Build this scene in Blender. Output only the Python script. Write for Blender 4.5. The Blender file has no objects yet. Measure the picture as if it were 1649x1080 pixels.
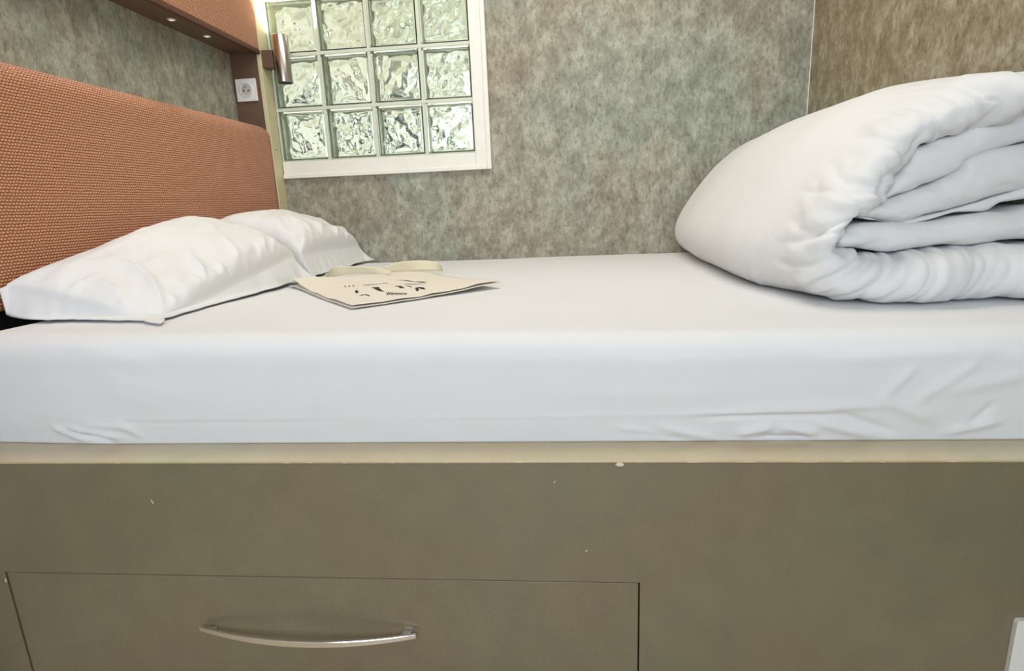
import bpy, math
from math import sin, cos, pi, exp, sqrt
from mathutils import Vector, Matrix, noise

SC = bpy.context.scene
COL = SC.collection

# ------------------------------------------------------------------ camera
cam_d = bpy.data.cameras.new('camera')
cam = bpy.data.objects.new('camera', cam_d)
COL.objects.link(cam)
cam_d.sensor_fit = 'HORIZONTAL'
cam_d.sensor_width = 36.0
cam_d.lens = 917.64 / 1649 * 36.0
cam_d.clip_start = 0.02
_R = Vector((0.99564095, 0.08330092, -0.04195309))
_U = Vector((0.02192719, 0.22814513, 0.97338019))
_F = Vector((-0.09065486, 0.97005709, -0.22532408))
_m = Matrix((( _R.x, _U.x, -_F.x, 1.1238), (_R.y, _U.y, -_F.y, -0.8396), (_R.z, _U.z, -_F.z, 0.4013), (0, 0, 0, 1)))
cam.matrix_world = _m
SC.camera = cam

# ------------------------------------------------------------------ world, lights, exposure
SC.view_settings.view_transform = 'Standard'
SC.view_settings.look = 'None'
SC.view_settings.gamma = 1.0
SC.view_settings.exposure = 0.0

world = bpy.data.worlds.new('outdoors')
SC.world = world
world.use_nodes = True
wn, wl = world.node_tree.nodes, world.node_tree.links
wn.clear()


def area(name, loc, target, sx, sy, power, color):
    d = bpy.data.lights.new(name, 'AREA')
    d.shape = 'RECTANGLE'
    d.size, d.size_y = sx, sy
    d.energy = power
    d.color = color
    o = bpy.data.objects.new(name, d)
    o.location = loc
    o.rotation_euler = (Vector(target) - Vector(loc)).to_track_quat('-Z', 'Y').to_euler()
    COL.objects.link(o)
    return o


area('ceiling_light_glow', (1.0, 0.55, 1.86), (1.0, 0.60, 0.0), 1.3, 0.5, 18, (1.0, 0.96, 0.86))
area('doorway_daylight', (1.0, -2.3, 1.0), (1.0, 0.4, 0.2), 1.6, 1.4, 46, (0.77, 0.87, 1.0))


# ------------------------------------------------------------------ node helpers
def newmat(name):
    m = bpy.data.materials.new(name)
    m.use_nodes = True
    nt = m.node_tree
    bs = nt.nodes['Principled BSDF']
    return m, nt, bs


def N(nt, typ, **kw):
    n = nt.nodes.new(typ)
    for k, v in kw.items():
        setattr(n, k, v)
    return n


def coords(nt, scale=(1, 1, 1), rot=(0, 0, 0)):
    tc = N(nt, 'ShaderNodeTexCoord')
    mp = N(nt, 'ShaderNodeMapping')
    mp.inputs['Scale'].default_value = scale
    mp.inputs['Rotation'].default_value = rot
    nt.links.new(tc.outputs['Object'], mp.inputs['Vector'])
    return mp.outputs['Vector']


def noise_tex(nt, vec, scale, detail=4, rough=0.55, dist=0.0):
    n = N(nt, 'ShaderNodeTexNoise')
    n.inputs['Scale'].default_value = scale
    n.inputs['Detail'].default_value = detail
    n.inputs['Roughness'].default_value = rough
    n.inputs['Distortion'].default_value = dist
    nt.links.new(vec, n.inputs['Vector'])
    return n.outputs['Fac']


def ramp(nt, fac, stops):
    r = N(nt, 'ShaderNodeValToRGB')
    el = r.color_ramp.elements
    while len(el) < len(stops):
        el.new(0.5)
    for e, (p, c) in zip(el, stops):
        e.position = p
        e.color = (c[0], c[1], c[2], 1) if isinstance(c, (tuple, list)) else (c, c, c, 1)
    nt.links.new(fac, r.inputs['Fac'])
    return r.outputs['Color']


def mix(nt, a, b, fac, mode='MIX'):
    m = N(nt, 'ShaderNodeMix', data_type='RGBA', blend_type=mode)
    for s, i in ((fac, 0), (a, 6), (b, 7)):
        if isinstance(s, (int, float)):
            m.inputs[i].default_value = s
        elif isinstance(s, tuple):
            m.inputs[i].default_value = (s[0], s[1], s[2], 1)
        else:
            nt.links.new(s, m.inputs[i])
    return m.outputs[2]


def math_n(nt, op, a, b=None, c=None):
    m = N(nt, 'ShaderNodeMath', operation=op)
    for i, s in enumerate((a, b, c)):
        if s is None:
            continue
        if isinstance(s, (int, float)):
            m.inputs[i].default_value = s
        else:
            nt.links.new(s, m.inputs[i])
    return m.outputs[0]


def bump(nt, bs, height, strength, dist):
    b = N(nt, 'ShaderNodeBump')
    b.inputs['Strength'].default_value = strength
    b.inputs['Distance'].default_value = dist
    nt.links.new(height, b.inputs['Height'])
    nt.links.new(b.outputs['Normal'], bs.inputs['Normal'])


def srgb(r, g, b):
    f = lambda c: (c / 255 / 12.92) if c / 255 <= 0.04045 else ((c / 255 + 0.055) / 1.055) ** 2.4
    return (f(r), f(g), f(b))


# ------------------------------------------------------------------ world shader: hazy yard seen through the glass blocks
def build_world():
    nt = world.node_tree
    tc = N(nt, 'ShaderNodeTexCoord')
    n1 = noise_tex(nt, tc.outputs['Generated'], 9.0, 3, 0.6)
    n2 = noise_tex(nt, tc.outputs['Generated'], 3.0, 2, 0.5)
    sep = N(nt, 'ShaderNodeSeparateXYZ')
    nt.links.new(tc.outputs['Generated'], sep.inputs[0])
    yard = ramp(nt, n1, [(0.0, (0.02, 0.03, 0.03)), (0.40, (0.05, 0.07, 0.06)), (0.47, (0.85, 0.85, 0.80)), (0.62, (1.15, 1.12, 1.02)), (0.68, (0.45, 0.36, 0.26))])
    sky = ramp(nt, n2, [(0.3, (0.46, 0.49, 0.36)), (0.5, (0.68, 0.68, 0.54)), (0.7, (0.86, 0.80, 0.64))])
    h = ramp(nt, sep.outputs['Z'], [(0.12, 0.0), (0.30, 1.0)])
    colr = mix(nt, yard, sky, h)
    bg = N(nt, 'ShaderNodeBackground')
    bg.inputs['Strength'].default_value = 1.15
    nt.links.new(colr, bg.inputs['Color'])
    out = N(nt, 'ShaderNodeOutputWorld')
    nt.links.new(bg.outputs[0], out.inputs['Surface'])


build_world()


# ------------------------------------------------------------------ materials
def mat_wallpaper(name, seam_x=None, brown=False):
    m, nt, bs = newmat(name)
    v = coords(nt, (1, 1, 0.75))
    big = noise_tex(nt, v, 2.6, 3, 0.5)
    mid = noise_tex(nt, v, 19, 8, 0.78)
    fine = noise_tex(nt, coords(nt, (1, 1, 0.5)), 95, 6, 0.85)
    hue = ramp(nt, big, [(0.36, srgb(166, 150, 130)), (0.50, srgb(162, 158, 142)), (0.62, srgb(156, 168, 154))])
    if brown:
        hue = ramp(nt, big, [(0.36, srgb(150, 126, 92)), (0.50, srgb(152, 132, 100)), (0.62, srgb(150, 138, 108))])
    c = mix(nt, hue, ramp(nt, mid, [(0.36, srgb(104, 94, 80)), (0.5, srgb(150, 146, 130)), (0.64, srgb(196, 196, 180))]), 0.55)
    fr = ramp(nt, fine, [(0.36, 0.35), (0.46, 0.95), (0.66, 1.3)])
    c = mix(nt, c, fr, 0.7, 'MULTIPLY')
    if seam_x is not None:
        tc = N(nt, 'ShaderNodeTexCoord')
        sp = N(nt, 'ShaderNodeSeparateXYZ')
        nt.links.new(tc.outputs['Object'], sp.inputs[0])
        dd = math_n(nt, 'ABSOLUTE', math_n(nt, 'SUBTRACT', sp.outputs['X'], seam_x))
        line = math_n(nt, 'LESS_THAN', dd, 0.0012)
        c = mix(nt, c, srgb(190, 188, 170), math_n(nt, 'MULTIPLY', line, 0.45))
    nt.links.new(c, bs.inputs['Base Color'])
    bs.inputs['Roughness'].default_value = 0.62
    bs.inputs['Specular IOR Level'].default_value = 0.3
    bump(nt, bs, fine, 0.25, 0.002)
    return m


def mat_fabric(name, a=0.0079, strength=0.9):
    m, nt, bs = newmat(name)
    tc = N(nt, 'ShaderNodeTexCoord')
    wob = N(nt, 'ShaderNodeTexNoise')
    wob.inputs['Scale'].default_value = 60
    nt.links.new(tc.outputs['Object'], wob.inputs['Vector'])
    vm = N(nt, 'ShaderNodeVectorMath', operation='MULTIPLY_ADD')
    nt.links.new(wob.outputs['Color'], vm.inputs[0])
    vm.inputs[1].default_value = (.004, .004, .004)
    nt.links.new(tc.outputs['Object'], vm.inputs[2])
    sp = N(nt, 'ShaderNodeSeparateXYZ')
    nt.links.new(vm.outputs[0], sp.inputs[0])
    row = math_n(nt, 'DIVIDE', sp.outputs['Z'], a * 0.8)
    par = math_n(nt, 'MULTIPLY', math_n(nt, 'FLOOR', row), 0.5)
    colm = math_n(nt, 'ADD', math_n(nt, 'DIVIDE', math_n(nt, 'ADD', sp.outputs['Y'], sp.outputs['X']), a), par)
    rz = math_n(nt, 'ABSOLUTE', math_n(nt, 'SINE', math_n(nt, 'MULTIPLY', row, pi)))
    cy = math_n(nt, 'ABSOLUTE', math_n(nt, 'SINE', math_n(nt, 'MULTIPLY', colm, pi)))
    h = math_n(nt, 'MULTIPLY', math_n(nt, 'POWER', rz, 0.6), math_n(nt, 'POWER', cy, 0.5))
    nv = noise_tex(nt, coords(nt), 900, 2, 0.5)
    col = ramp(nt, h, [(0.18, srgb(100, 52, 34)), (0.55, srgb(188, 114, 76)), (0.98, srgb(230, 164, 118))])
    col = mix(nt, col, ramp(nt, noise_tex(nt, coords(nt, (1, 1, 1.3)), 170, 3, 0.7), [(0.3, 0.72), (0.7, 1.16)]), 0.8, 'MULTIPLY')
    nt.links.new(col, bs.inputs['Base Color'])
    bs.inputs['Roughness'].default_value = 0.8
    bs.inputs['Sheen Weight'].default_value = 0.5
    bs.inputs['Sheen Roughness'].default_value = 0.45
    bs.inputs['Sheen Tint'].default_value = (1.0, 0.85, 0.72, 1)
    bs.inputs['Specular IOR Level'].default_value = 0.2
    bump(nt, bs, h, strength, 0.0025)
    return m


def mat_cotton(name, col=(0.765, 0.765, 0.765)):
    m, nt, bs = newmat(name)
    v = coords(nt)
    n1 = noise_tex(nt, v, 9, 4, 0.55)
    n2 = noise_tex(nt, v, 600, 2, 0.5)
    c = mix(nt, tuple(x * 0.97 for x in col), tuple(min(1, x * 1.02) for x in col), n1)
    nt.links.new(c, bs.inputs['Base Color'])
    bs.inputs['Roughness'].default_value = 0.85
    bs.inputs['Sheen Weight'].default_value = 0.15
    bs.inputs['Specular IOR Level'].default_value = 0.2
    s = math_n(nt, 'ADD', math_n(nt, 'MULTIPLY', n1, 1.0), math_n(nt, 'MULTIPLY', n2, 0.03))
    bump(nt, bs, s, 0.35, 0.004)
    return m


def mat_lacquer(name, k=1.0):
    m, nt, bs = newmat(name)
    v = coords(nt)
    n1 = noise_tex(nt, v, 3.2, 3, 0.5)
    n2 = noise_tex(nt, v, 14, 5, 0.6)
    n3 = noise_tex(nt, v, 420, 2, 0.6)
    c = ramp(nt, n1, [(0.35, srgb(143, 127, 104)), (0.5, srgb(142, 130, 106)), (0.65, srgb(138, 131, 106))])
    c = mix(nt, c, ramp(nt, n2, [(0.3, 0.86), (0.7, 1.1)]), 0.6, 'MULTIPLY')
    c = mix(nt, c, ramp(nt, n3, [(0.3, 0.75), (0.7, 1.2)]), 0.5, 'MULTIPLY')
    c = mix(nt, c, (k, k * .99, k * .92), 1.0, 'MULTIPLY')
    nt.links.new(c, bs.inputs['Base Color'])
    bs.inputs['Roughness'].default_value = 0.28
    bs.inputs['Specular IOR Level'].default_value = 0.5
    bs.inputs['Coat Weight'].default_value = 0.7
    bs.inputs['Coat Roughness'].default_value = 0.34
    bump(nt, bs, n3, 0.05, 0.001)
    return m


def mat_plain(name, col, rough=0.5, metal=0.0, var=0.05, scale=30, spec=0.4):
    m, nt, bs = newmat(name)
    n1 = noise_tex(nt, coords(nt), scale, 4, 0.6)
    c = mix(nt, tuple(x * (1 - var) for x in col), tuple(min(1, x * (1 + var)) for x in col), n1)
    nt.links.new(c, bs.inputs['Base Color'])
    bs.inputs['Roughness'].default_value = rough
    bs.inputs['Metallic'].default_value = metal
    bs.inputs['Specular IOR Level'].default_value = spec
    return m


def mat_emit(name, col, strength):
    m, nt, bs = newmat(name)
    bs.inputs['Base Color'].default_value = (*col, 1)
    bs.inputs['Emission Color'].default_value = (*col, 1)
    bs.inputs['Emission Strength'].default_value = strength
    return m


def mat_glass(name):
    m, nt, bs = newmat(name)
    bs.inputs['Base Color'].default_value = (0.93, 0.975, 0.91, 1)
    bs.inputs['Transmission Weight'].default_value = 1.0
    bs.inputs['Roughness'].default_value = 0.0
    bs.inputs['IOR'].default_value = 1.5
    n = noise_tex(nt, coords(nt), 40, 2, 0.5)
    nt.links.new(ramp(nt, n, [(0, 0.0), (1, 0.03)]), bs.inputs['Roughness'])
    return m


M = dict(
    wall=mat_wallpaper('mottled_wallpaper', 1.477),
    wall_side=mat_wallpaper('mottled_wallpaper_side'),
    wall_shaded=mat_wallpaper('mottled_wallpaper_shaded', None, True),  # same wallpaper turned browner: dimmer light on the right wall put into the colour
    fabric=mat_fabric('terracotta_weave'),
    cotton=mat_cotton('white_cotton'),
    sheet=mat_cotton('sheet_cotton', (0.755, 0.755, 0.76)),
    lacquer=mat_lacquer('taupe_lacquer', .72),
    ledge=mat_lacquer('taupe_lacquer_lit', 1.95),  # same lacquer lightened: sheen and top light put into the colour
    brown=mat_plain('brown_laminate', srgb(104, 82, 67), 0.4),
    plinth=mat_plain('plinth_gap_shade', (.012, .010, .009), .7),  # near-black colour stands in for the shadow below the headboard padding
    darktrim=mat_plain('dark_edge', srgb(88, 52, 34), 0.5),
    post=mat_plain('post_paint', srgb(208, 200, 160), 0.45),
    postdark=mat_plain('post_return', srgb(120, 98, 80), 0.45),
    frame=mat_plain('frame_paint', srgb(240, 239, 231), 0.4),
    grout=mat_plain('pale_joint', srgb(214, 222, 202), 0.6),
    glass=mat_glass('green_block_glass'),
    plastic=mat_plain('white_plastic', srgb(228, 226, 222), 0.35),
    socket_in=mat_plain('socket_well', srgb(190, 188, 182), 0.4),
    black=mat_plain('black_hole', (0.01, 0.01, 0.01), 0.6),
    steel=mat_plain('brushed_steel', (0.62, 0.58, 0.53), 0.22, 1.0, 0.1, 120),
    chrome=mat_plain('chrome', (0.82, 0.80, 0.77), 0.15, 1.0, 0.02),
    chip=mat_plain('bare_chip', srgb(226, 210, 180), 0.7),
    mark=mat_plain('dark_scuff', srgb(50, 45, 36), 0.7),
    canvas=mat_cotton('cream_canvas', srgb(228, 221, 206)),
    strap=mat_cotton('strap_canvas', srgb(226, 219, 192)),
    ink=mat_plain('black_ink', srgb(40, 38, 38), 0.8),
    inkred=mat_plain('dark_red_ink', srgb(120, 40, 40), 0.8),
    ceiling=mat_plain('ceiling_paint', srgb(235, 232, 225), 0.8),
    floor=mat_plain('floor_laminate', srgb(196, 182, 158), 0.5),
    lens=mat_emit('spot_lens', (1.0, .93, .82), .5),
    led=mat_emit('lamp_bulb', (1.0, 0.90, 0.70), 30),
    spot=mat_plain('spot_rim', srgb(214, 205, 195), 0.4),
    roompaint=mat_plain('room_paint', srgb(214, 208, 196), 0.8),
)


# ------------------------------------------------------------------ mesh helpers
def mesh_obj(name, verts, faces, mat, parent=None, smooth=True, loc=None):
    me = bpy.data.meshes.new(name)
    me.from_pydata([tuple(v) for v in verts], [], faces)
    me.validate()
    me.update()
    if smooth:
        me.polygons.foreach_set('use_smooth', [True] * len(me.polygons))
    o = bpy.data.objects.new(name, me)
    if mat is not None:
        me.materials.append(mat)
    COL.objects.link(o)
    if parent is not None:
        o.parent = parent
        o.matrix_parent_inverse = Matrix.Translation(-parent_loc(parent))
    return o


def parent_loc(p):
    v = Vector(p.location)
    return v if p.parent is None else v


def fix_normals(o):
    import bmesh
    bm = bmesh.new()
    bm.from_mesh(o.data)
    bmesh.ops.remove_doubles(bm, verts=bm.verts, dist=1e-6)
    bmesh.ops.recalc_face_normals(bm, faces=bm.faces)
    bm.to_mesh(o.data)
    bm.free()
    return o


def thing(name, label, cat, loc, group=None):
    o = bpy.data.objects.new(name, None)
    o.empty_display_size = 0.05
    o.location = loc
    COL.objects.link(o)
    o['label'] = label
    o['category'] = cat
    if group:
        o['group'] = group
    return o


def tag(o, label, cat, group=None):
    o['label'] = label
    o['category'] = cat
    if group:
        o['group'] = group
    return o


def structure(o):
    o['kind'] = 'structure'
    return o


class MB:
    def __init__(s):
        s.v, s.f = [], []

    def add(s, verts, faces):
        k = len(s.v)
        s.v += [tuple(v) for v in verts]
        s.f += [tuple(i + k for i in f) for f in faces]

    def box(s, x0, x1, y0, y1, z0, z1, r=0.0, seg=3):
        if r <= 0:
            vs = [(x, y, z) for x in (x0, x1) for y in (y0, y1) for z in (z0, z1)]
            s.add(vs, [(0, 1, 3, 2), (4, 6, 7, 5), (0, 4, 5, 1), (2, 3, 7, 6), (0, 2, 6, 4), (1, 5, 7, 3)])
        else:
            def ax(a, b):
                rr = min(r, (b - a) / 2 * 0.999)
                return [a + rr * (1 - cos(pi / 2 * i / seg)) for i in range(seg + 1)] + [b - rr * (1 - cos(pi / 2 * i / seg)) for i in range(seg, -1, -1)]
            v, f = lattice(ax(x0, x1), ax(y0, y1), ax(z0, z1))
            s.add(round_box(v, (x0, y0, z0), (x1, y1, z1), r), f)

    def build(s, name, mat, parent=None, smooth=False):
        return mesh_obj(name, s.v, s.f, mat, parent, smooth)


def lattice(xs, ys, zs):
    """surface of a box lattice"""
    idx = {}
    v, f = [], []

    def vi(i, j, k):
        key = (i, j, k)
        if key not in idx:
            idx[key] = len(v)
            v.append((xs[i], ys[j], zs[k]))
        return idx[key]
    nx, ny, nz = len(xs) - 1, len(ys) - 1, len(zs) - 1
    for i in range(nx):
        for j in range(ny):
            f.append((vi(i, j, 0), vi(i, j + 1, 0), vi(i + 1, j + 1, 0), vi(i + 1, j, 0)))
            f.append((vi(i, j, nz), vi(i + 1, j, nz), vi(i + 1, j + 1, nz), vi(i, j + 1, nz)))
    for i in range(nx):
        for k in range(nz):
            f.append((vi(i, 0, k), vi(i + 1, 0, k), vi(i + 1, 0, k + 1), vi(i, 0, k + 1)))
            f.append((vi(i, ny, k), vi(i, ny, k + 1), vi(i + 1, ny, k + 1), vi(i + 1, ny, k)))
    for j in range(ny):
        for k in range(nz):
            f.append((vi(0, j, k), vi(0, j, k + 1), vi(0, j + 1, k + 1), vi(0, j + 1, k)))
            f.append((vi(nx, j, k), vi(nx, j + 1, k), vi(nx, j + 1, k + 1), vi(nx, j, k + 1)))
    return v, f


def round_box(verts, lo, hi, r):
    out = []
    r3 = [min(r, (hi[i] - lo[i]) / 2) for i in range(3)]
    for p in verts:
        c = [min(max(p[i], lo[i] + r3[i]), hi[i] - r3[i]) for i in range(3)]
        d = Vector([(p[i] - c[i]) / r3[i] for i in range(3)])
        L = d.length
        if L > 1e-9:
            m = max(abs(d.x), abs(d.y), abs(d.z))
            d = d / L * (1.0 if L > 1 else min(1.0, L if m < 1 else 1.0))
        out.append((c[0] + d.x * r3[0], c[1] + d.y * r3[1], c[2] + d.z * r3[2]))
    return out


def lin(a, b, n):
    return [a + (b - a) * i / n for i in range(n + 1)]


def grid_faces(nu, nv, cu=False, cv=False):
    """verts index u*(nv)+v ; nu,nv counts of verts"""
    f = []
    for i in range(nu if cu else nu - 1):
        for j in range(nv if cv else nv - 1):
            a, b = i, (i + 1) % nu
            c, d = j, (j + 1) % nv
            f.append((a * nv + c, b * nv + c, b * nv + d, a * nv + d))
    return f


def lathe(profile, seg, origin=(0, 0, 0), axis='z', caps=True):
    v = []
    for (r, h) in profile:
        for k in range(seg):
            a = 2 * pi * k / seg
            p = {'z': (r * cos(a), r * sin(a), h), 'y': (r * cos(a), h, r * sin(a)), 'x': (h, r * cos(a), r * sin(a))}[axis]
            v.append((p[0] + origin[0], p[1] + origin[1], p[2] + origin[2]))
    f = grid_faces(len(profile), seg, False, True)
    if caps:
        f.append(tuple(range(seg)))
        f.append(tuple((len(profile) - 1) * seg + k for k in range(seg)))
    return v, f


def resample(pts, n):
    """Catmull-Rom through pts then n samples uniform in chord parameter"""
    P = [Vector((*p, 0)) if len(p) == 2 else Vector(p) for p in pts]
    dense = []
    m = len(P)
    for i in range(m - 1):
        p0, p1, p2, p3 = P[max(i - 1, 0)], P[i], P[i + 1], P[min(i + 2, m - 1)]
        for k in range(16):
            t = k / 16
            dense.append(0.5 * ((2 * p1) + (p2 - p0) * t + (2 * p0 - 5 * p1 + 4 * p2 - p3) * t * t + (3 * p1 - p0 - 3 * p2 + p3) * t ** 3))
    dense.append(P[-1])
    L = [0]
    for a, b in zip(dense, dense[1:]):
        L.append(L[-1] + (b - a).length)
    out = []
    j = 0
    for i in range(n):
        s = L[-1] * i / (n - 1)
        while j < len(L) - 2 and L[j + 1] < s:
            j += 1
        t = (s - L[j]) / max(1e-9, L[j + 1] - L[j])
        out.append(dense[j].lerp(dense[j + 1], min(1, max(0, t))))
    return out


def fbm(x, y, z, o=3):
    s, a = 0, 1.0
    for _ in range(o):
        s += a * noise.noise(Vector((x, y, z)))
        x, y, z, a = x * 2.03, y * 2.03, z * 2.03, a * 0.5
    return s


def sstep(a, b, x):
    t = min(1, max(0, (x - a) / (b - a)))
    return t * t * (3 - 2 * t)


# ------------------------------------------------------------------ room shell
FLOOR, CEIL = -0.52, 1.92
W = 1.492      # back wall face
XR = 2.041     # right wall face
XL = -0.122    # left wall face
YF = -2.6      # wall behind the camera


def room():
    mb = MB(); mb.box(XL - .1, XR + .1, YF - .1, W + .12, FLOOR - .06, FLOOR)
    structure(mb.build('floor', M['floor']))
    mb = MB(); mb.box(XL - .1, XR + .1, YF - .1, W + .12, CEIL, CEIL + .06)
    structure(mb.build('ceiling', M['ceiling']))
    mb = MB(); mb.box(XL - .1, XL, YF, W + .1, FLOOR, CEIL)
    structure(mb.build('wall_left', M['wall_side']))
    mb = MB(); mb.box(XR, XR + .1, YF, W + .1, FLOOR, CEIL)
    structure(mb.build('wall_right', M['wall_shaded']))
    mb = MB(); mb.box(XL, XR, YF - .1, YF, FLOOR, CEIL)
    structure(mb.build('wall_front', M['roompaint']))
    # back wall with the opening for the glass blocks x 0..0.80, z 0.602..1.402
    mb = MB()
    mb.box(XL, XR, W, W + .10, FLOOR, 0.602)
    mb.box(XL, XR, W, W + .10, 1.402, CEIL)
    mb.box(XL, 0.0, W, W + .10, 0.602, 1.402)
    mb.box(0.80, XR, W, W + .10, 0.602, 1.402)
    structure(mb.build('wall_back', M['wall']))
    mb = MB(); mb.box(XR - .0022, XR, W - .0022, W, FLOOR, CEIL)
    structure(mb.build('trim_1', M['frame']))


room()


# ------------------------------------------------------------------ glass block window
def window():
    w = bpy.data.objects.new('window_1', None)
    w.location = (0.4, W, 0.602)
    COL.objects.link(w)
    structure(w)
    # casing
    mb = MB()
    def casing(x0, x1, z0, z1):
        mb.box(x0, x1, W - .010, W + .02, z0, z1, .003)
    casing(0.793, 0.852, 0.541, 1.46)
    casing(0.003, 0.793, 0.541, 0.602)
    casing(0.003, 0.793, 1.402, 1.46)
    # raised outer lip
    mb.box(0.838, 0.856, W - .018, W, 0.537, 1.464, .003)
    mb.box(0.003, 0.838, W - .018, W, 0.537, 0.553, .003)
    mb.box(0.003, 0.838, W - .018, W, 1.448, 1.464, .003)
    mb.build('window_frame', M['frame'], w)
    # joints
    mb = MB()
    for i in range(0, 5):
        x = 0.2 * i - 0.002
        mb.box(max(0.0, x - .006), min(.80, x + .006), W + .004, W + .09, 0.602, 1.402)
    for j in range(0, 5):
        z = 0.602 + 0.2 * j
        mb.box(0, .80, W + .003, W + .089, max(.602, z - .006), min(1.402, z + .006))
    mb.build('joint', M['grout'], w)
    # one hollow block, wavy relief on its inner faces
    n = 44
    H = 0.0955
    variants = []
    for vi in range(4):
        v, f = [], []
        def sheet(yfun, half, flip):
            k = len(v)
            for i in range(n + 1):
                for j in range(n + 1):
                    x = -half + 2 * half * i / n
                    z = -half + 2 * half * j / n
                    v.append((x, yfun(x, z), z))
            for i in range(n):
                for j in range(n):
                    q = (k + i * (n + 1) + j, k + (i + 1) * (n + 1) + j, k + (i + 1) * (n + 1) + j + 1, k + i * (n + 1) + j + 1)
                    f.append(q if not flip else q[::-1])
            ring = [k + i * (n + 1) for i in range(n + 1)] + [k + n * (n + 1) + j for j in range(1, n + 1)] + [k + i * (n + 1) + n for i in range(n - 1, -1, -1)] + [k + j for j in range(n - 1, 0, -1)]
            return ring

        def edge_round(x, z, half):
            e = max(abs(x), abs(z)) / half
            return sstep(0.90, 1.0, e)

        def wave(x, z, seed):
            m = 1 - sstep(0.70, 0.86, max(abs(x), abs(z)) / H)
            q = fbm(x * 12 + seed * 7.3, z * 12 + seed * 3.1, seed * 5.7 + vi * 11, 3)
            return m * (0.0050 * q + 0.0012 * sin(48 * (x + (0.8 if seed == 1 else -.5) * z) + 5 * q + vi))
        ro = sheet(lambda x, z: 0.008 + 0.004 * edge_round(x, z, H), H, False)
        rb = sheet(lambda x, z: 0.082 - 0.004 * edge_round(x, z, H), H, True)
        L = len(ro)
        for i in range(L):
            f.append((ro[i], rb[i], rb[(i + 1) % L], ro[(i + 1) % L]))
        h2 = H - 0.009
        ri = sheet(lambda x, z: 0.018 + wave(x, z, 1), h2, True)
        rj = sheet(lambda x, z: 0.072 + wave(x, z, 2), h2, False)
        for i in range(L):
            f.append((ri[i], ri[(i + 1) % L], rj[(i + 1) % L], rj[i]))
        variants.append((v, f))
    meshes = []
    for j in range(4):
        for i in range(4):
            k = (i * 3 + j * 2 + (i * j) % 3) % 4
            cx, cz = 0.098 + 0.2 * i, 0.702 + 0.2 * j
            v, f = variants[k]
            sx = -1 if (i + j) % 2 else 1
            vv = [(cx + sx * p[0], W + p[1] - 0.003, cz + p[2]) for p in v]
            ff = [q[::-1] for q in f] if sx < 0 else f
            mesh_obj('glass_block', vv, ff, M['glass'], w)


window()


# ------------------------------------------------------------------ headboard, niche, post, overhead unit
def headboard():
    t = thing('headboard', 'long terracotta woven padded headboard along the left wall behind the pillows', 'headboard', (-.06, .70, FLOOR))
    # padded panel : profile in xz, extruded in y
    top, r = 0.736, 0.050
    body = lin(0.236, top - r, 24)
    prof = [(XL + .002, 0.232), (-.012, .232)] + [(0.0, z) for z in body]
    for k in range(1, 11):
        a = pi / 2 * k / 10
        prof.append((-r * 1.0 * (1 - cos(a)), top - r + r * sin(a)))
    prof += [(-.08, top - .0005), (-.10, top - .002), (XL + .002, top - .006)]
    ys = lin(-0.05, 1.420, 60)
    v = []
    for y in ys:
        e = min((y - ys[0]), (ys[-1] - y))
        q = 0.004 * (1 - sstep(0, .012, e))
        for (x, z) in prof:
            v.append((x - (q if x > -.05 else 0), y, z))
    n = len(prof)
    f = grid_faces(len(ys), n, False, True)
    f.append(tuple(range(n)))
    f.append(tuple((len(ys) - 1) * n + k for k in range(n)))
    fix_normals(mesh_obj('padded_panel', v, f, M['fabric'], t))
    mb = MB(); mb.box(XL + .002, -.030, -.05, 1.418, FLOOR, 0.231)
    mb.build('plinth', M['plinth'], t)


headboard()


def post():
    t = thing('corner_post', 'pale narrow corner post between the headboard niche and the glass block window', 'post', (-.06, 1.456, FLOOR))
    mb = MB(); mb.box(-.016, 0.0, 1.421, W - .001, FLOOR, 1.90, .002)
    mb.build('edge_board', M['post'], t)
    mb = MB(); mb.box(XL + .001, -.016, 1.421, W - .001, FLOOR, 1.90)
    mb.build('return_panel', M['brown'], t)
    v, f = lathe([(0.0001, .006), (.004, .006), (.006, .004), (.006, 0), (.006, -.004)], 14, (0.0, 1.452, 0.655), 'x')
    o = mesh_obj('bolt', v, f, M['steel'], t)


post()


def overhead():
    t = thing('overhead_unit', 'terracotta fabric faced overhead unit above the headboard niche', 'cabinet', (-.06, .70, 1.0))
    mb = MB(); mb.box(XL + .001, -.014, -.05, 1.4205, 1.0, 1.70)
    mb.build('carcass', M['brown'], t)
    v, f = [], []
    nn = 60
    mb = MB(); mb.box(-.014, 0.0, -.05, 1.4205, 1.006, 1.70, .006, 4)
    mb.build('front_panel', M['fabric'], t, True)
    mb = MB(); mb.box(-.014, 0.001, -.05, 1.4205, 0.992, 1.006, .001)
    mb.build('edge_strip', M['darktrim'], t)
    return t


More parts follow.
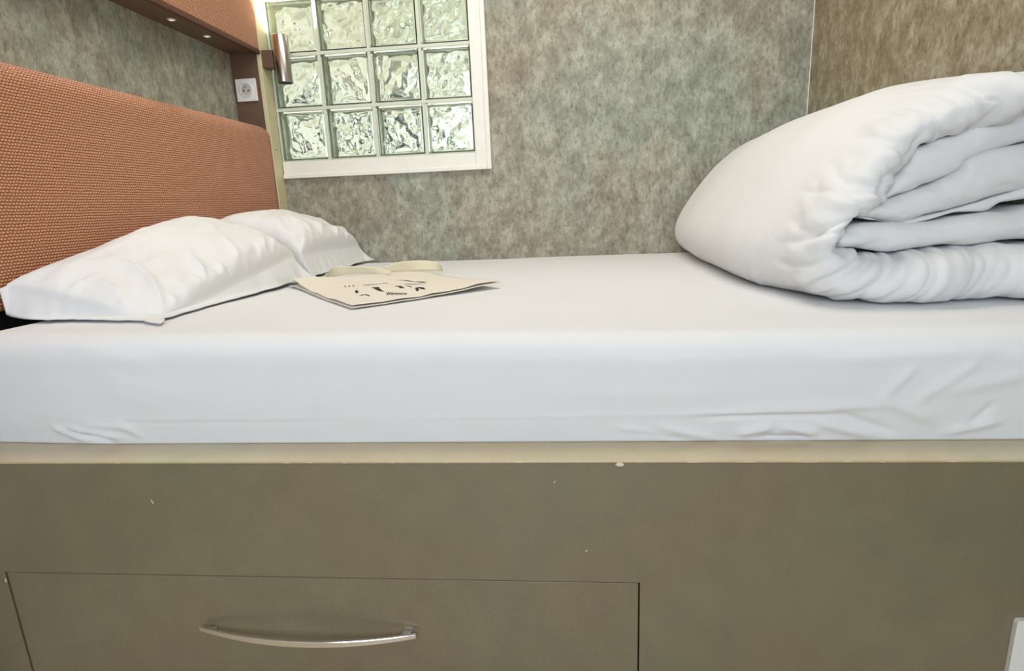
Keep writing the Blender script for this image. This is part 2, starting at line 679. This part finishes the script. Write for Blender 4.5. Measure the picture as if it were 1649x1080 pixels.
overhead()
added_label = 'added disc spotlight under the overhead unit, out of view, lighting the headboard top'  # three unseen extra spotlights, added to brighten the headboard top
for y, d in ((1.0, 'small recessed disc spotlight under the overhead unit, nearer the camera'), (1.183, 'small recessed disc spotlight under the overhead unit, nearer the socket'), (.70, added_label), (.517, added_label), (.334, added_label)):
    t = thing('recessed_spotlight', d, 'light', (-.06, y, 1.0), 'disc spotlights under the overhead unit')
    v, f = lathe([(.0115, 0.0), (.013, -.001), (.013, -.003), (.0085, -.0035)], 24, (-.06, y, 0.9995), 'z')
    mesh_obj('rim', v, f, M['spot'], t)
    v, f = lathe([(.008, -.0036), (.0079, -.0042)], 20, (-.06, y, 0.9995), 'z')
    mesh_obj('lens', v, f, M['lens'], t)
    ld = bpy.data.lights.new('spotlight_beam', 'SPOT')
    ld.energy = 1.15; ld.color = (1.0, .90, .74); ld.spot_size = .95; ld.spot_blend = .8; ld.shadow_soft_size = .008
    lo = bpy.data.objects.new('spotlight_beam', ld)
    lo.location = (-.06, y, .993)
    lo.rotation_euler = (0, math.radians(-21), 0)
    COL.objects.link(lo)


def socket():
    cx, cz, y = -.070, .868, 1.421
    t = thing('power_socket', 'square white wall socket on the brown niche end panel', 'socket', (cx, y, cz - .042))
    mb = MB(); mb.box(cx - .041, cx + .041, y - .009, y, cz - .041, cz + .041, .003)
    mb.build('face_plate', M['plastic'], t)
    v, f = lathe([(.026, -.0085), (.0265, -.0115), (.0225, -.0118), (.0215, -.0095)], 40, (cx, y, cz), 'y')
    mesh_obj('ring', v, f[:-2], M['plastic'], t)
    v, f = lathe([(.0215, -.0094), (.021, -.0098)], 36, (cx, y, cz), 'y')
    mesh_obj('well', v, f, M['socket_in'], t, False)
    for dx, dz in ((-.009, -.003), (.009, -.003)):
        v, f = lathe([(.0032, -.0098), (.0032, -.0103)], 14, (cx + dx, y, cz + dz), 'y')
        mesh_obj('socket_hole', v, f, M['black'], t, False)
    v, f = lathe([(.0030, -.0098), (.0030, -.016), (.002, -.018)], 14, (cx, y, cz + .010), 'y')
    mesh_obj('earth_pin', v, f, M['steel'], t)


socket()


def lamp():
    cx, cy = 0.072, 1.448
    t = thing('reading_lamp', 'short brushed steel cylinder reading lamp fixed beside the glass block window', 'lamp', (0, cy, .975))
    r = .031
    v, f = lathe([(r - .003, .893), (r, .891), (r, .893), (r, 1.058), (r - .001, 1.060), (r - .003, 1.060), (r - .003, 1.045), (.0001, 1.045)], 48, (cx, cy, 0), 'z', False)
    mesh_obj('lamp_body', v, f, M['steel'], t)
    v, f = lathe([(r - .003, .893), (.0001, .896)], 32, (cx, cy, 0), 'z', False)
    mesh_obj('lower_cap', v, f, M['black'], t)
    v, f = lathe([(.020, 1.046), (.020, 1.050), (.0001, 1.052)], 24, (cx, cy, 0), 'z', False)
    mesh_obj('bulb', v, f, M['led'], t)
    mb = MB(); mb.box(0.0005, cx - r + .002, cy - .020, cy + .020, .945, 1.008, .002)
    mb.build('bracket', M['brown'], t)
    d = bpy.data.lights.new('lamp_upward_light', 'SPOT')
    d.energy = 20; d.color = (1.0, .93, .80); d.spot_size = 2.3; d.spot_blend = .6; d.shadow_soft_size = .015
    o = bpy.data.objects.new('lamp_upward_light', d)
    o.location = (cx, cy, 1.062); o.rotation_euler = Vector((.12, .55, 1)).to_track_quat('-Z', 'Y').to_euler()
    COL.objects.link(o)
    return t


lamp()


# ------------------------------------------------------------------ bed base with drawer
def bed_base():
    t = thing('bed_base', 'taupe lacquered bed base with a wide drawer and a top ledge coloured lighter for the sheen on it', 'bed', (1.0, .7, FLOOR))
    xa, xb, zt, zb = 0.093, 1.238, -0.2205, -0.468
    g = .0022
    mb = MB()
    mb.box(0.002, xa - g, 0.0, .018, FLOOR, -.0042)
    mb.box(xb + g, XR - .001, 0.0, .018, FLOOR, -.0042)
    mb.box(xa - g, xb + g, 0.0, .018, zt + g, -.0042)
    mb.box(xa - g, xb + g, 0.0, .018, FLOOR, zb - g)
    mb.build('front_panel', M['lacquer'], t)
    mb = MB()
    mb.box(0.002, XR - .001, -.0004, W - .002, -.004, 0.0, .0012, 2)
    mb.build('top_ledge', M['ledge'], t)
    mb = MB(); mb.box(0.01, XR - .01, .05, W - .01, FLOOR, -.0045)
    mb.build('carcass', M['black'], t)
    dr = MB(); dr.box(xa, xb, .001, .019, zb, zt, .0015, 2)
    d = dr.build('drawer', M['lacquer'], t)
    # bow handle
    n = 120
    x0, x1 = .460, .856
    v = []
    for i in range(n + 1):
        s = i / n
        x = x0 + (x1 - x0) * s
        y = -.010 - .025 * (1 - (2 * s - 1) ** 2)
        z = -.323 - .004 * s + .003 * (2 * s - 1) ** 2
        hh = .0042 + .0018 * (1 - (2 * s - 1) ** 2)
        th = .0028
        for cy_, cz_ in ((-1, -.8), (-1, .8), (-.7, 1), (.7, 1), (1, .8), (1, -.8), (.7, -1), (-.7, -1)):
            v.append((x, y + th * cy_, z + hh * cz_))
    f = grid_faces(n + 1, 8, False, True)
    f.append(tuple(range(8))); f.append(tuple(n * 8 + k for k in range(8)))
    mb = MB(); mb.add(v, f)
    for xc in (x0 + .018, x1 - .018):
        mb.box(xc - .008, xc + .008, -.013, .001, -.3285, -.3225, .002)
    h = mb.build('handle', M['chrome'], d, True)
    fix_normals(h)
    for p in h.data.polygons:
        p.use_smooth = False
    h['label'] = 'bowed chrome drawer handle'
    # worn paint
    def chip(nm, yy, x, z, w, hgt, seed, ang=0):
        mb = MB()
        k = 9
        vs = []
        for q in range(k):
            a = 2 * pi * q / k
            rr = 0.75 + .35 * noise.noise(Vector((seed * 3.1, q * 1.7, 0)))
            px, pz = w * cos(a) * rr, hgt * sin(a) * rr
            vs.append((x + px * cos(ang) - pz * sin(ang), yy, z + px * sin(ang) + pz * cos(ang)))
        mb.add(vs + [(a[0], yy + .0006, a[2]) for a in vs], [tuple(range(k))] + [(i, (i + 1) % k, (i + 1) % k + k, i + k) for i in range(k)])
        fix_normals(mb.build(nm, M['chip'], t))
    chip('paint_chip', -.0006, 1.207, -.006, .009, .0045, 1)
    for i, (x, w) in enumerate(((.36, .005), (.66, .009), (.70, .006), (.76, .007), (.84, .005), (.93, .007), (1.05, .008), (1.32, .016), (1.40, .02), (1.49, .022), (1.55, .010), (1.60, .006), (1.70, .008))):
        chip('paint_chip', -.0007, x, -.0018 - .0006 * (i % 2), w, .0008, 5 + i)
    for a in ((.408, -.075, .006, .0012, 31, -1.2), (1.104, -.036, .0035, .0009, 32, .9), (1.153, -.160, .0045, .0009, 33, .6), (.0885, -.236, .002, .005, 34, 0)):
        chip('scratch', -.0004, *a)
    return t


bed_base()


def cover_plate():
    # thin white plate standing against the base at the lower right
    x0, x1, z1, z0, y0 = 1.823, 1.99, -.269, -.50, -.0085
    r = .006
    pts = [(x0, z0), (x1, z0), (x1, z1)]
    pts += [(x0 + r * (1 - sin(a)), z1 - r * (1 - cos(a))) for a in lin(0, pi / 2, 6)]
    n = len(pts)
    v = [(x, y0, z) for x, z in pts] + [(x, -.0005, z) for x, z in pts]
    f = [tuple(range(n)), tuple(range(2 * n - 1, n - 1, -1))] + [(i, i + n, (i + 1) % n + n, (i + 1) % n) for i in range(n)]
    o = fix_normals(mesh_obj('access_plate', v, f, M['plastic'], None, False))
    tag(o, 'thin white plate on the bed base front at the lower right corner', 'plate')


cover_plate()

# ------------------------------------------------------------------ mattress with fitted sheet
ZM = 0.187


def zsurf(x, y):
    return ZM + .020 * max(-.35, 1 - x) * (1 - sstep(.1, 1.0, y))


def seg_ridge(px, pz, x0, z0, x1, z1, w, h):
    dx, dz = x1 - x0, z1 - z0
    L2 = dx * dx + dz * dz
    t = ((px - x0) * dx + (pz - z0) * dz) / L2
    if t < -.15 or t > 1.15:
        return 0
    tt = min(1, max(0, t))
    ex, ez = px - x0 - tt * dx, pz - z0 - tt * dz
    d2 = ex * ex + ez * ez
    if d2 > 9 * w * w:
        return 0
    return h * exp(-d2 / (w * w)) * sstep(-.02, .3, t) * sstep(-.02, .3, 1 - t)


RIDGES = [
    # long hem crease
    (.16, .049, .80, .047, .0035, .0012), (.75, .048, 1.5, .050, .004, .0010), (.16, .045, .80, .043, .004, -.0012),
    (.22, .175, .42, .135, .014, .0016), (.26, .125, .48, .085, .016, .0018), (.40, .165, .58, .150, .012, .0012), (.30, .10, .42, .07, .010, .0016),
    # lower left puckers
    (.17, .040, .25, .004, .006, .006), (.19, .030, .29, .006, .004, -.005), (.20, .036, .33, .010, .007, .006), (.24, .024, .30, .002, .0035, -.005), (.22, .045, .36, .03, .008, .004),
    (.30, .050, .36, .012, .006, .003),
    # lower right folds
    (1.30, .052, 1.60, .055, .005, .005), (1.33, .045, 1.58, .048, .004, -.005), (1.38, .062, 1.66, .062, .007, .005),
    (1.20, .030, 1.32, .002, .006, .004), (1.26, .032, 1.38, .004, .006, .004), (1.22, .022, 1.34, .000, .004, -.004),
    (1.40, .012, 1.47, .028, .007, .007), (1.47, .028, 1.54, .012, .007, .007), (1.43, .006, 1.53, .004, .006, -.008),
    (1.52, .036, 1.64, .004, .008, .006), (1.55, .055, 1.66, .012, .006, -.005), (1.60, .085, 1.72, .030, .010, .005),
    (1.62, .07, 1.68, .14, .009, .004), (1.66, .055, 1.78, .15, .010, .004), (1.72, .012, 1.82, .036, .007, .005), (1.70, .08, 1.86, .12, .012, .004), (1.76, .02, 1.80, .07, .006, -.004),
    (1.50, .14, 1.80, .155, .012, .002), (1.10, .085, 1.40, .09, .012, .0015), (1.80, .16, 1.95, .05, .010, .005), (1.86, .14, 1.99, .03, .008, -.004),
]


def mattress():
    x0, x1, y0, y1, z0, z1 = 0.012, XR - .006, .0735, W - .006, 0.0005, ZM + .001
    rr = 0.048
    def ax(a, b, n, r=rr, k=9):
        return [a + r * i / k for i in range(k)] + lin(a + r, b - r, n) + [b - r * (k - 1 - i) / k for i in range(k)]
    v, f = lattice(ax(x0, x1, 420), ax(y0, y1, 60), lin(z0, z1 - rr, 40) + [z1 - rr + rr * (i + 1) / 10 for i in range(10)])
    out = []
    for p in v:
        x, y, z = p
        cxx = min(max(x, x0 + rr), x1 - rr)
        cyy = min(max(y, y0 + rr), y1 - rr)
        # plan corner radius and top edge rounding, bottom stays tucked under
        rz = rr
        czz = min(z, z1 - rz)
        d = Vector((x - cxx, y - cyy, z - czz))
        if d.length > 1e-9:
            m = max(abs(d.x), abs(d.y), abs(d.z))
            d = d.normalized() * m
            if z <= z1 - rz:
                pass
        X, Y, Z = cxx + d.x, cyy + d.y, czz + d.z
        front = 1 - sstep(y0 + .01, y0 + .05, y)
        if front > 0:
            h = 0.0
            if .1 < X < 2.04:
                for rd in RIDGES:
                    h += seg_ridge(X, Z, *rd)
            h += .0018 * fbm(X * 3.5, Z * 9, 3.3, 3)
            h += .0022 * (1 - sstep(.0, .05, Z)) * fbm(X * 14, Z * 8, 8.1, 2) * (1 if X > 1.1 or X < .5 else .25)
            h *= sstep(0, .004, Z) * .7 + .3
            # slight bulge mid height
            h += .006 * sin(pi * min(1, max(0, Z / .16)))
            Y -= h * front
        Y += .012 * (1 - sstep(.0, .3, X)) * front
        if z > z1 - rz * .5:
            Z += .0018 * fbm(X * 4, Y * 4, 1.1, 3)
        Z += (zsurf(X, Y) - ZM) * sstep(.06, .17, Z)
        out.append((X, Y, Z))
    o = mesh_obj('mattress', out, f, M['sheet'])
    tag(o, 'thick double mattress in a white fitted sheet on the taupe bed base', 'mattress')


mattress()


# ------------------------------------------------------------------ pillows
def pillow(name, label, c, hu, hv, ang, pitch, T, seed, flange=.05, peak=0.25, ylo=-9, yhi=9, drop=.055):
    nu, nv = 200, 150
    A = Vector((0, cos(pitch), sin(pitch)))          # length axis (towards the back wall)
    B = Vector((cos(ang), 0, -sin(ang)))             # away from the headboard, sloping down
    Nn = B.cross(A).normalized()
    if Nn.z < 0:
        Nn = -Nn
    eu, ev = 1 + flange / hu, 1 + flange / hv
    def soft_min(x, lo, r):
        return lo + r * exp((x - lo - r) / r) if x < lo + r else x
    sides = []
    for side in (1, -1):
        g = []
        for i in range(nu + 1):
            for j in range(nv + 1):
                a = -eu + 2 * eu * i / nu
                b = -ev + 2 * ev * j / nv
                sa_, sb_ = max(-1, min(1, a)), max(-1, min(1, b))
                ua, vb = abs(sa_), abs(sb_)
                pin = 1 - .05 * (1 - vb ** 2) * ua ** 4
                pin2 = 1 - .05 * (1 - ua ** 2) * vb ** 4
                th = (max(0, 1 - ua ** 3.2) ** .45) * (max(0, 1 - vb ** 3.2) ** .42)
                th *= (1 + peak * sa_)
                P = Vector(c) + A * (sa_ * hu * pin) + B * (sb_ * hv * pin2)
                inner = 1 - max(ua, vb)
                rim = exp(-(inner / .22) ** 2) * (1 if inner > 0 else 0)
                # gathers running in from the seams
                tang = sb_ * hv if ua > vb else sa_ * hu
                r = 1 - abs(noise.noise(Vector((tang * 22 + seed, inner * 3, seed * 1.3))) * 2)
                w = .010 * rim * (r - .5) * min(1, inner / .06) * (0 if (vb > ua and sb_ < 0) else 1)
                r = 1 - abs(noise.noise(Vector((sa_ * hu * 11 + sb_ * hv * 9 + seed, (sa_ * hu - sb_ * hv) * 3.5, seed))) * 2)
                w += .016 * (r ** 2 - .4) * sstep(-.7, .1, sb_) * sstep(0, .25, inner) * sstep(1.2, .3, inner + .6 * (sa_ + 1) * .5) if inner > 0 else 0
                w -= .008 * exp(-(inner / .035) ** 2) * sstep(-.3, .3, sb_) * (1 if ua < .97 else .3)
                w += .008 * fbm(sa_ * 1.5 + seed * 2.2, sb_ * 1.7 + seed, 4.4, 3)
                P += Nn * side * (T * th * (1 if side > 0 else .8) + .0012) + Nn * w * (.3 + th) * (1 if side > 0 else .4)
                # hanging hem beyond the seam
                ex = (max(0, abs(b) - 1)) * hv / flange
                ey = (max(0, abs(a) - 1)) * hu / flange
                fl = max(ex, ey)
                if fl > 0:
                    out = B * (ex * (1 if b > 0 else -1)) + A * (ey * (1 if a > 0 else -1))
                    corner = min(ex, ey)
                    P += Vector((out.x * .46, out.y * .26, 0)) * flange + Vector((out.x, out.y, 0)) * flange * .55 * corner
                    if b > 1:
                        dz = max(drop, min(.10, P.z - zsurf(max(P.x, .02), P.y) - .009))
                    else:
                        dz = drop
                    P.z -= dz * (fl ** .9) * (1 if b > -1 else .2)
                    wv = fbm((sa_ * hu + sb_ * hv) * 16 + seed, (sa_ * hu - sb_ * hv) * 16, 2.2 + seed, 2)
                    P += Vector((out.x, out.y, 0)) * .007 * wv
                    P.z += .006 * fl * fbm((sa_ * hu) * 14 + seed, (sb_ * hv) * 14, 7.2 + seed, 2)
                off = .0012 * side
                zf = zsurf(max(P.x, .02), P.y) + .0075
                P.z = soft_min(P.z, zf, .010) + off
                P.x = soft_min(P.x, .005, .010) + off
                P.y = soft_min(P.y, ylo, .012) + off
                P.y = -soft_min(-P.y, -min(yhi, W - .006), .012) - off
                g.append(P)
        sides.append(g)
    n1 = nv + 1
    f = grid_faces(nu + 1, n1)
    k = len(sides[0])
    v = sides[0] + sides[1]
    F = list(f) + [tuple(q + k for q in ff[::-1]) for ff in f]
    ring = [i * n1 for i in range(nu + 1)] + [nu * n1 + j for j in range(1, n1)] + [i * n1 + nv for i in range(nu - 1, -1, -1)] + [j for j in range(nv - 1, 0, -1)]
    L = len(ring)
    for i in range(L):
        a, b = ring[i], ring[(i + 1) % L]
        F.append((a, b, b + k, a + k))
    o = mesh_obj(name, v, F, M['cotton'])
    fix_normals(o)
    tag(o, label, 'pillow', None)
    return o


pillow('pillow', 'plump white pillow nearer the camera, its corner flap hanging toward the mattress edge', (.152, .532, .278), .325, .158, .30, .14, .072, 1.3, .060, .32, yhi=.893)
pillow('pillow', 'white pillow against the back wall under the glass block window', (.160, 1.170, .315), .262, .150, .32, -.02, .080, 5.9, .050, -.10, ylo=.899)


# ------------------------------------------------------------------ folded duvet
def ribbon(outer, inner, yf, yb, ns, rim, amp, seed, outer_grow=None, cap=True):
    """a puffy folded layer: outer/inner boundary polylines (x,z) at the front, rounded rims front and back"""
    O, I = resample(outer, ns), resample(inner, ns)
    nr, nd = 26, 56
    v = []
    rows = 0
    for i in range(ns):
        s = i / (ns - 1)
        o, q = O[i], I[i]
        e = 1.0
        if cap:
            e = min(1, sqrt(max(0, 1 - (1 - min(1, min(s, 1 - s) / .012)) ** 2)))
            e = max(e, .03)
        mid, hf = (o + q) / 2, (o - q) / 2 * e
        y0 = yf(s) if callable(yf) else yf
        row = []
        def put(c, y):
            P = mid + hf * c
            x, z = P.x, P.y
            if outer_grow and c > -.2:
                gx, gz = outer_grow(s, y)
                x += gx * (c + .2) / 1.2
                z += gz * (c + .2) / 1.2
            row.append(Vector((x, y, z)))
        for k in range(nd):
            t = 1 - k / nd
            put(1.0, y0 + rim + (yb - rim - y0 - rim) * t ** 1.5)
        for k in range(nr + 1):
            a = pi * k / nr
            put(cos(a), y0 + rim * (1 - abs(sin(a)) ** .8))
        for k in range(nd):
            t = (k + 1) / nd
            put(-1.0, y0 + rim + (yb - rim - y0 - rim) * t ** 1.5)
        for k in range(1, 8):
            a = pi * k / 8
            put(-cos(a), yb - rim + rim * sin(a))
        rows = len(row)
        v += row
    f = grid_faces(ns, rows, False, True)
    f.append(tuple(range(rows)))
    f.append(tuple((ns - 1) * rows + k for k in range(rows)))
    # displacement along approximate normals
    nv = []
    for i in range(ns):
        for j in range(rows):
            p = v[i * rows + j]
            a = v[min(ns - 1, i + 1) * rows + j] - v[max(0, i - 1) * rows + j]
            b = v[i * rows + (j + 1) % rows] - v[i * rows + (j - 1) % rows]
            n = a.cross(b)
            if n.length > 1e-12:
                n.normalize()
            s = i / (ns - 1)
            nv.append(p + n * amp(p, s, seed))
    return nv, f


def duvet():
    XE = 2.034
    V, F = [], []
    def add(v, f):
        k = len(V)
        V.extend(v)
        F.extend([tuple(q + k for q in ff) for ff in f])
    # outer fold: bottom right -> left turn -> top right
    outer = [(XE, .193), (1.90, .191), (1.77, .193), (1.66, .205), (1.605, .235), (1.590, .278), (1.600, .330), (1.640, .400), (1.700, .468), (1.775, .530), (1.860, .568), (1.95, .582), (XE, .585)]
    inner = [(XE, .292), (1.90, .288), (1.81, .284), (1.74, .276), (1.68, .285), (1.648, .315), (1.668, .345), (1.706, .372), (1.741, .394), (1.775, .437), (1.800, .470), (1.875, .500), (XE, .545)]

    def yf(s):
        return .262 + .045 * sstep(.42, .70, s) - .02 * sstep(.8, 1, s) + .012 * sin(s * 19) - .035 * (1 - sstep(0, .16, s))

    def grow(s, y):
        k = sstep(.27, .62, y) * (1 - .35 * sstep(1.0, 1.45, y))
        left = exp(-((s - .43) / .15) ** 2)
        low = exp(-((s - .34) / .07) ** 2)
        top = sstep(.45, .68, s)
        return (-.066 * left * k - .02 * top * k, .048 * top * k + .006 * left * k - .030 * low * k)

    def amp_o(p, s, sd):
        fr = 1 - sstep(.30, .44 + .10 * sstep(.5, .8, s), p.y)
        up = sstep(.30, .42, s)
        fr *= sstep(.02, .12, s) * (.5 + .5 * sstep(.28, .38, s))
        a = .011 * fr * fbm(p.x * 13, p.z * 13, p.y * 8 + sd, 3)
        w = noise.noise(Vector((p.x * 6, p.z * 6, p.y * 5)))
        r = 1 - abs(noise.noise(Vector((s * 13 + w * .8 + p.y * 3, p.y * 3.5, sd))) * 2)
        r2 = 1 - abs(noise.noise(Vector((s * 27 + w * 1.2 - p.y * 4, p.y * 7, sd + 5))) * 2)
        r3 = 1 - abs(noise.noise(Vector((p.x * 16 + p.y * 6, p.z * 16 - p.y * 5, sd + 9))) * 2)
        a += .009 * fr * (abs(r3) ** 3 - .35) * sstep(.38, .5, s)
        a += .015 * fr * (abs(r) ** 1.7 - .6) + .009 * fr * (abs(r2) ** 1.7 - .6)
        a += .003 * fbm(p.x * 3, p.z * 3, p.y * 4 + sd, 2)
        # low folds running up from the mattress across the smooth side
        d = p.y - (.42 + .9 * max(0, .33 - p.z))
        a -= .004 * exp(-(d / .012) ** 2) * (1 - sstep(.30, .36, p.z)) * sstep(.0, .05, s)
        return a
    add(*ribbon(outer, inner, yf, 1.44, 240, .075, amp_o, 2.1, grow))

    def amp_i(p, s, sd):
        fr = 1 - sstep(.36, .5, p.y)
        a = .004 * fr * fbm(p.x * 12, p.z * 26, p.y * 6 + sd, 3)
        r = 1 - abs(noise.noise(Vector((p.x * 6, p.z * 34, sd)))) * 2
        return a + .0035 * fr * (r - .6)
    A = [(1.700, .371), (1.741, .393), (1.775, .436), (1.800, .470), (1.875, .499), (1.94, .523), (XE, .545)]
    B = [(1.700, .369), (1.759, .383), (1.818, .401), (1.872, .425), (1.890, .446), (1.949, .464), (XE, .480)]
    C1 = [(1.690, .352), (1.765, .338), (1.817, .345), (1.883, .362), (1.961, .381), (XE, .392)]
    D = [(1.690, .350), (1.765, .336), (1.817, .340), (1.88, .350), (1.93, .352), (1.961, .366), (XE, .376)]
    G = [(1.648, .322), (1.70, .342), (1.765, .336), (1.830, .338), (1.90, .344), (1.961, .352), (XE, .360)]
    E = [(1.648, .296), (1.698, .290), (1.752, .287), (1.81, .293), (1.893, .291), (1.974, .298), (XE, .30)]
    add(*ribbon(A, B, lambda s: .330 + .02 * s, 1.25, 70, .026, amp_i, 3.3))
    add(*ribbon(B, C1, lambda s: .312 + .02 * s, 1.25, 70, .032, amp_i, 5.1))
    add(*ribbon(C1, D, lambda s: .325 + .02 * s, 1.25, 60, .010, amp_i, 7.7))
    add(*ribbon(G, E, lambda s: .300 + .01 * s, 1.25, 70, .030, amp_i, 9.2))
    V2 = []
    for p in V:
        z = p.z
        if z < ZM + .010:
            z = ZM + .004 + .006 * exp((z - ZM - .010) / .006)
        x = min(p.x, XR - .004)
        z += (zsurf(x, p.y) - ZM) * (1 - sstep(.20, .45, z))
        V2.append(Vector((x, min(p.y, W - .005), z)))
    o = mesh_obj('folded_duvet', V2, F, M['cotton'])
    fix_normals(o)
    tag(o, 'thick white duvet folded into a roll at the foot of the bed', 'duvet')


duvet()


# ------------------------------------------------------------------ tote bag
def tote():
    L_, F_, R_, B_ = Vector((.332, .752)), Vector((.672, .318)), Vector((.962, .615)), Vector((.615, 1.035))
    t = thing('tote_bag', 'flat cream canvas tote bag with printed drawings lying on the mattress', 'bag', (.64, .68, ZM))
    n = 50

    def pos(u, w):
        a = L_.lerp(F_, u)
        b = B_.lerp(R_, u)
        p = a.lerp(b, w)
        # slightly wavy outline
        p += Vector((0.008 * sin(w * 6 + 1) * (u - .5), .006 * sin(u * 7)))
        return p

    def p2(u, w):
        q = pos(u, w)
        return q.x, q.y

    def hgt(u, w, k):
        e = min(u, 1 - u, w, 1 - w)
        z = zsurf(*p2(u, w)) + .006 + k * .004
        z += .004 * (fbm(u * 4, w * 4, 3.1, 2) + .6) * (.4 if k == 0 else 1)
        # left corner lifts in a soft double edge, near corner lies down
        z += .016 * k * exp(-((u - .05) / .16) ** 2 - ((w) / .35) ** 2)
        z += .010 * exp(-((u - 1.0) / .2) ** 2 - ((w - 1.0) / .3) ** 2)
        return z
    for k, nm in ((0, 'back_panel'), (1, 'front_panel')):
        v = []
        for sgn in (0, 1):
            for i in range(n + 1):
                for j in range(n + 1):
                    u, w = i / n, j / n
                    p = pos(u, w)
                    if k:
                        p = p.lerp(Vector((.64, .68)), .012)
                    v.append((p.x, p.y, hgt(u, w, k) - .0012 * sgn))
        m = n + 1
        f = grid_faces(m, m)
        q0 = m * m
        F = list(f) + [tuple(a + q0 for a in ff[::-1]) for ff in f]
        ring = [i * m for i in range(m)] + [n * m + j for j in range(1, m)] + [i * m + n for i in range(n - 1, -1, -1)] + [j for j in range(n - 1, 0, -1)]
        for i in range(len(ring)):
            a, b = ring[i], ring[(i + 1) % len(ring)]
            F.append((a, b, b + q0, a + q0))
        fix_normals(mesh_obj(nm, v, F, M['canvas'], t))
    # standing strap ribbons
    def strap(path, hts, seed):
        P = resample(path, 50)
        v = []
        for i, p in enumerate(P):
            s = i / 49
            h = hts[0] + (hts[1] - hts[0]) * s
            h *= sin(pi * min(.93, max(.07, s))) ** .35
            lean = .010 * sin(s * 7 + seed)
            for sd in (0, 1):
                for q in range(7):
                    g = q / 6
                    v.append((p.x + lean * g * .4, p.y + lean * g + .0014 * sd, p.z + h * g))
        idx = []
        rows = 14
        order = list(range(7)) + list(range(13, 6, -1))
        v2 = []
        for i in range(50):
            v2 += [v[i * rows + o] for o in order]
        f = grid_faces(50, 14, False, True)
        f.append(tuple(range(14))); f.append(tuple(49 * 14 + k for k in range(14)))
        o = fix_normals(mesh_obj('strap', v2, f, M['strap'], t))
    zt = ZM + .013
    strap([(.415, .80, zt), (.405, .88, zt), (.42, .945, zt), (.48, .955, zt), (.54, .94, zt), (.585, .90, zt)], (.036, .020), 1)
    strap([(.545, .97, zt), (.60, 1.00, zt), (.66, .985, zt), (.72, .975, zt), (.745, .95, zt)], (.034, .034), 3)
    # printed design
    marks_b, marks_r = MB(), MB()

    def stroke(mb, pts, w):
        """pts in bag plane xy"""
        P = resample(pts, max(4, 3 * len(pts)))
        v = []
        for i, p in enumerate(P):
            d = (P[min(i + 1, len(P) - 1)] - P[max(i - 1, 0)])
            nrm = Vector((-d.y, d.x, 0))
            if nrm.length > 0:
                nrm.normalize()
            s = i / (len(P) - 1)
            ww = w * (.35 + .65 * sin(pi * s))
            for sg in (-1, 1):
                q = p + nrm * ww * sg
                v.append((q.x, q.y, surf(q.x, q.y) + .0006))
        mb.add(v, [(2 * i, 2 * i + 1, 2 * i + 3, 2 * i + 2) for i in range(len(P) - 1)])

    # inverse of pos by coarse search
    tab = [(pos(i / 40, j / 40).lerp(Vector((.64, .68)), .012), hgt(i / 40, j / 40, 1)) for i in range(41) for j in range(41)]

    def surf(x, y):
        best = sorted(((q[0].x - x) ** 2 + (q[0].y - y) ** 2, q[1]) for q in tab)[:4]
        ws = [1 / (b[0] + 1e-6) for b in best]
        return sum(w * b[1] for w, b in zip(ws, best)) / sum(ws)
    import random
    rnd = random.Random(4)

    OX, OY, EX, EY = (0.482, 0.796), (0.743, 0.737), (0.608, 0.461), (0.815, 0.426)

    def px(u, v):
        """drawing sheet coordinates (0..1 across the print, 0..1 down it) on the lying bag"""
        a, b = (u - 556) / 132, (v - 452) / 28
        return tuple(OX[k] * (1 - a) * (1 - b) + OY[k] * a * (1 - b) + EX[k] * (1 - a) * b + EY[k] * a * b for k in (0, 1))

    def pst(mb, ps, w):
        stroke(mb, [px(a, b) for a, b in ps], w)
    # small lettering-like rows along an arc
    for (a, b, c_, d_, k) in ((556, 465, 570, 463, 3), (588, 462, 608, 460.5, 6), (612, 459, 624, 457.5, 4)):
        for i in range(k):
            s = i / max(1, k - 1)
            u, v_ = a + (c_ - a) * s, b + (d_ - b) * s
            pst(marks_b, [(u - .6, v_ + .7), (u, v_ - .8), (u + .8, v_ + .5)], .0018)
    # feather-like blob
    pst(marks_b, [(601, 466), (607, 468), (613, 471), (619, 473)], .006)
    pst(marks_b, [(603, 466.3), (609, 466.5), (612, 468)], .004)
    # comb, arc, hand mark
    pst(marks_b, [(575, 472), (576, 475), (577, 476)], .004)
    pst(marks_b, [(581, 479.3), (589, 477.6), (597, 478.8)], .0035)
    # scribbled word
    for i in range(9):
        u = 624 + i * 3.6
        pst(marks_b, [(u, 473.5), (u + 2.2, 476.6 - (i % 2)), (u + 3.4, 473.2)], .0009)
        pst(marks_b, [(u + .5, 477), (u + 2.6, 474)], .0007)
    # spectacles-like mark at the right
    pst(marks_b, [(641, 452.6), (650, 452.8), (660, 453.6), (668, 455)], .003)
    pst(marks_b, [(668, 455), (676, 455), (684, 456)], .006)
    pst(marks_b, [(672, 457.3), (680, 457.2), (686, 455.6)], .003)
    pst(marks_b, [(650, 460), (663, 461), (676, 461), (688, 459.5)], .003)
    # lipstick-like mark
    pst(marks_r, [(638, 464), (644, 464.3), (648, 465.5)], .006)
    pst(marks_b, [(645, 465.6), (650, 466.6), (652, 466.8)], .006)
    pst(marks_b, [(654, 463), (660, 464.3), (665, 466)], .002)
    # small bird-like mark
    pst(marks_b, [(671, 469.5), (674, 467.3), (678, 468), (684, 470)], .007)
    pst(marks_b, [(673, 469), (673, 472)], .004)
    o = marks_b.build('printed_drawing', M['ink'], t); o['label'] = 'black printed drawings and lettering'
    o = marks_r.build('printed_drawing', M['inkred'], t); o['label'] = 'dark red printed mark'


tote()
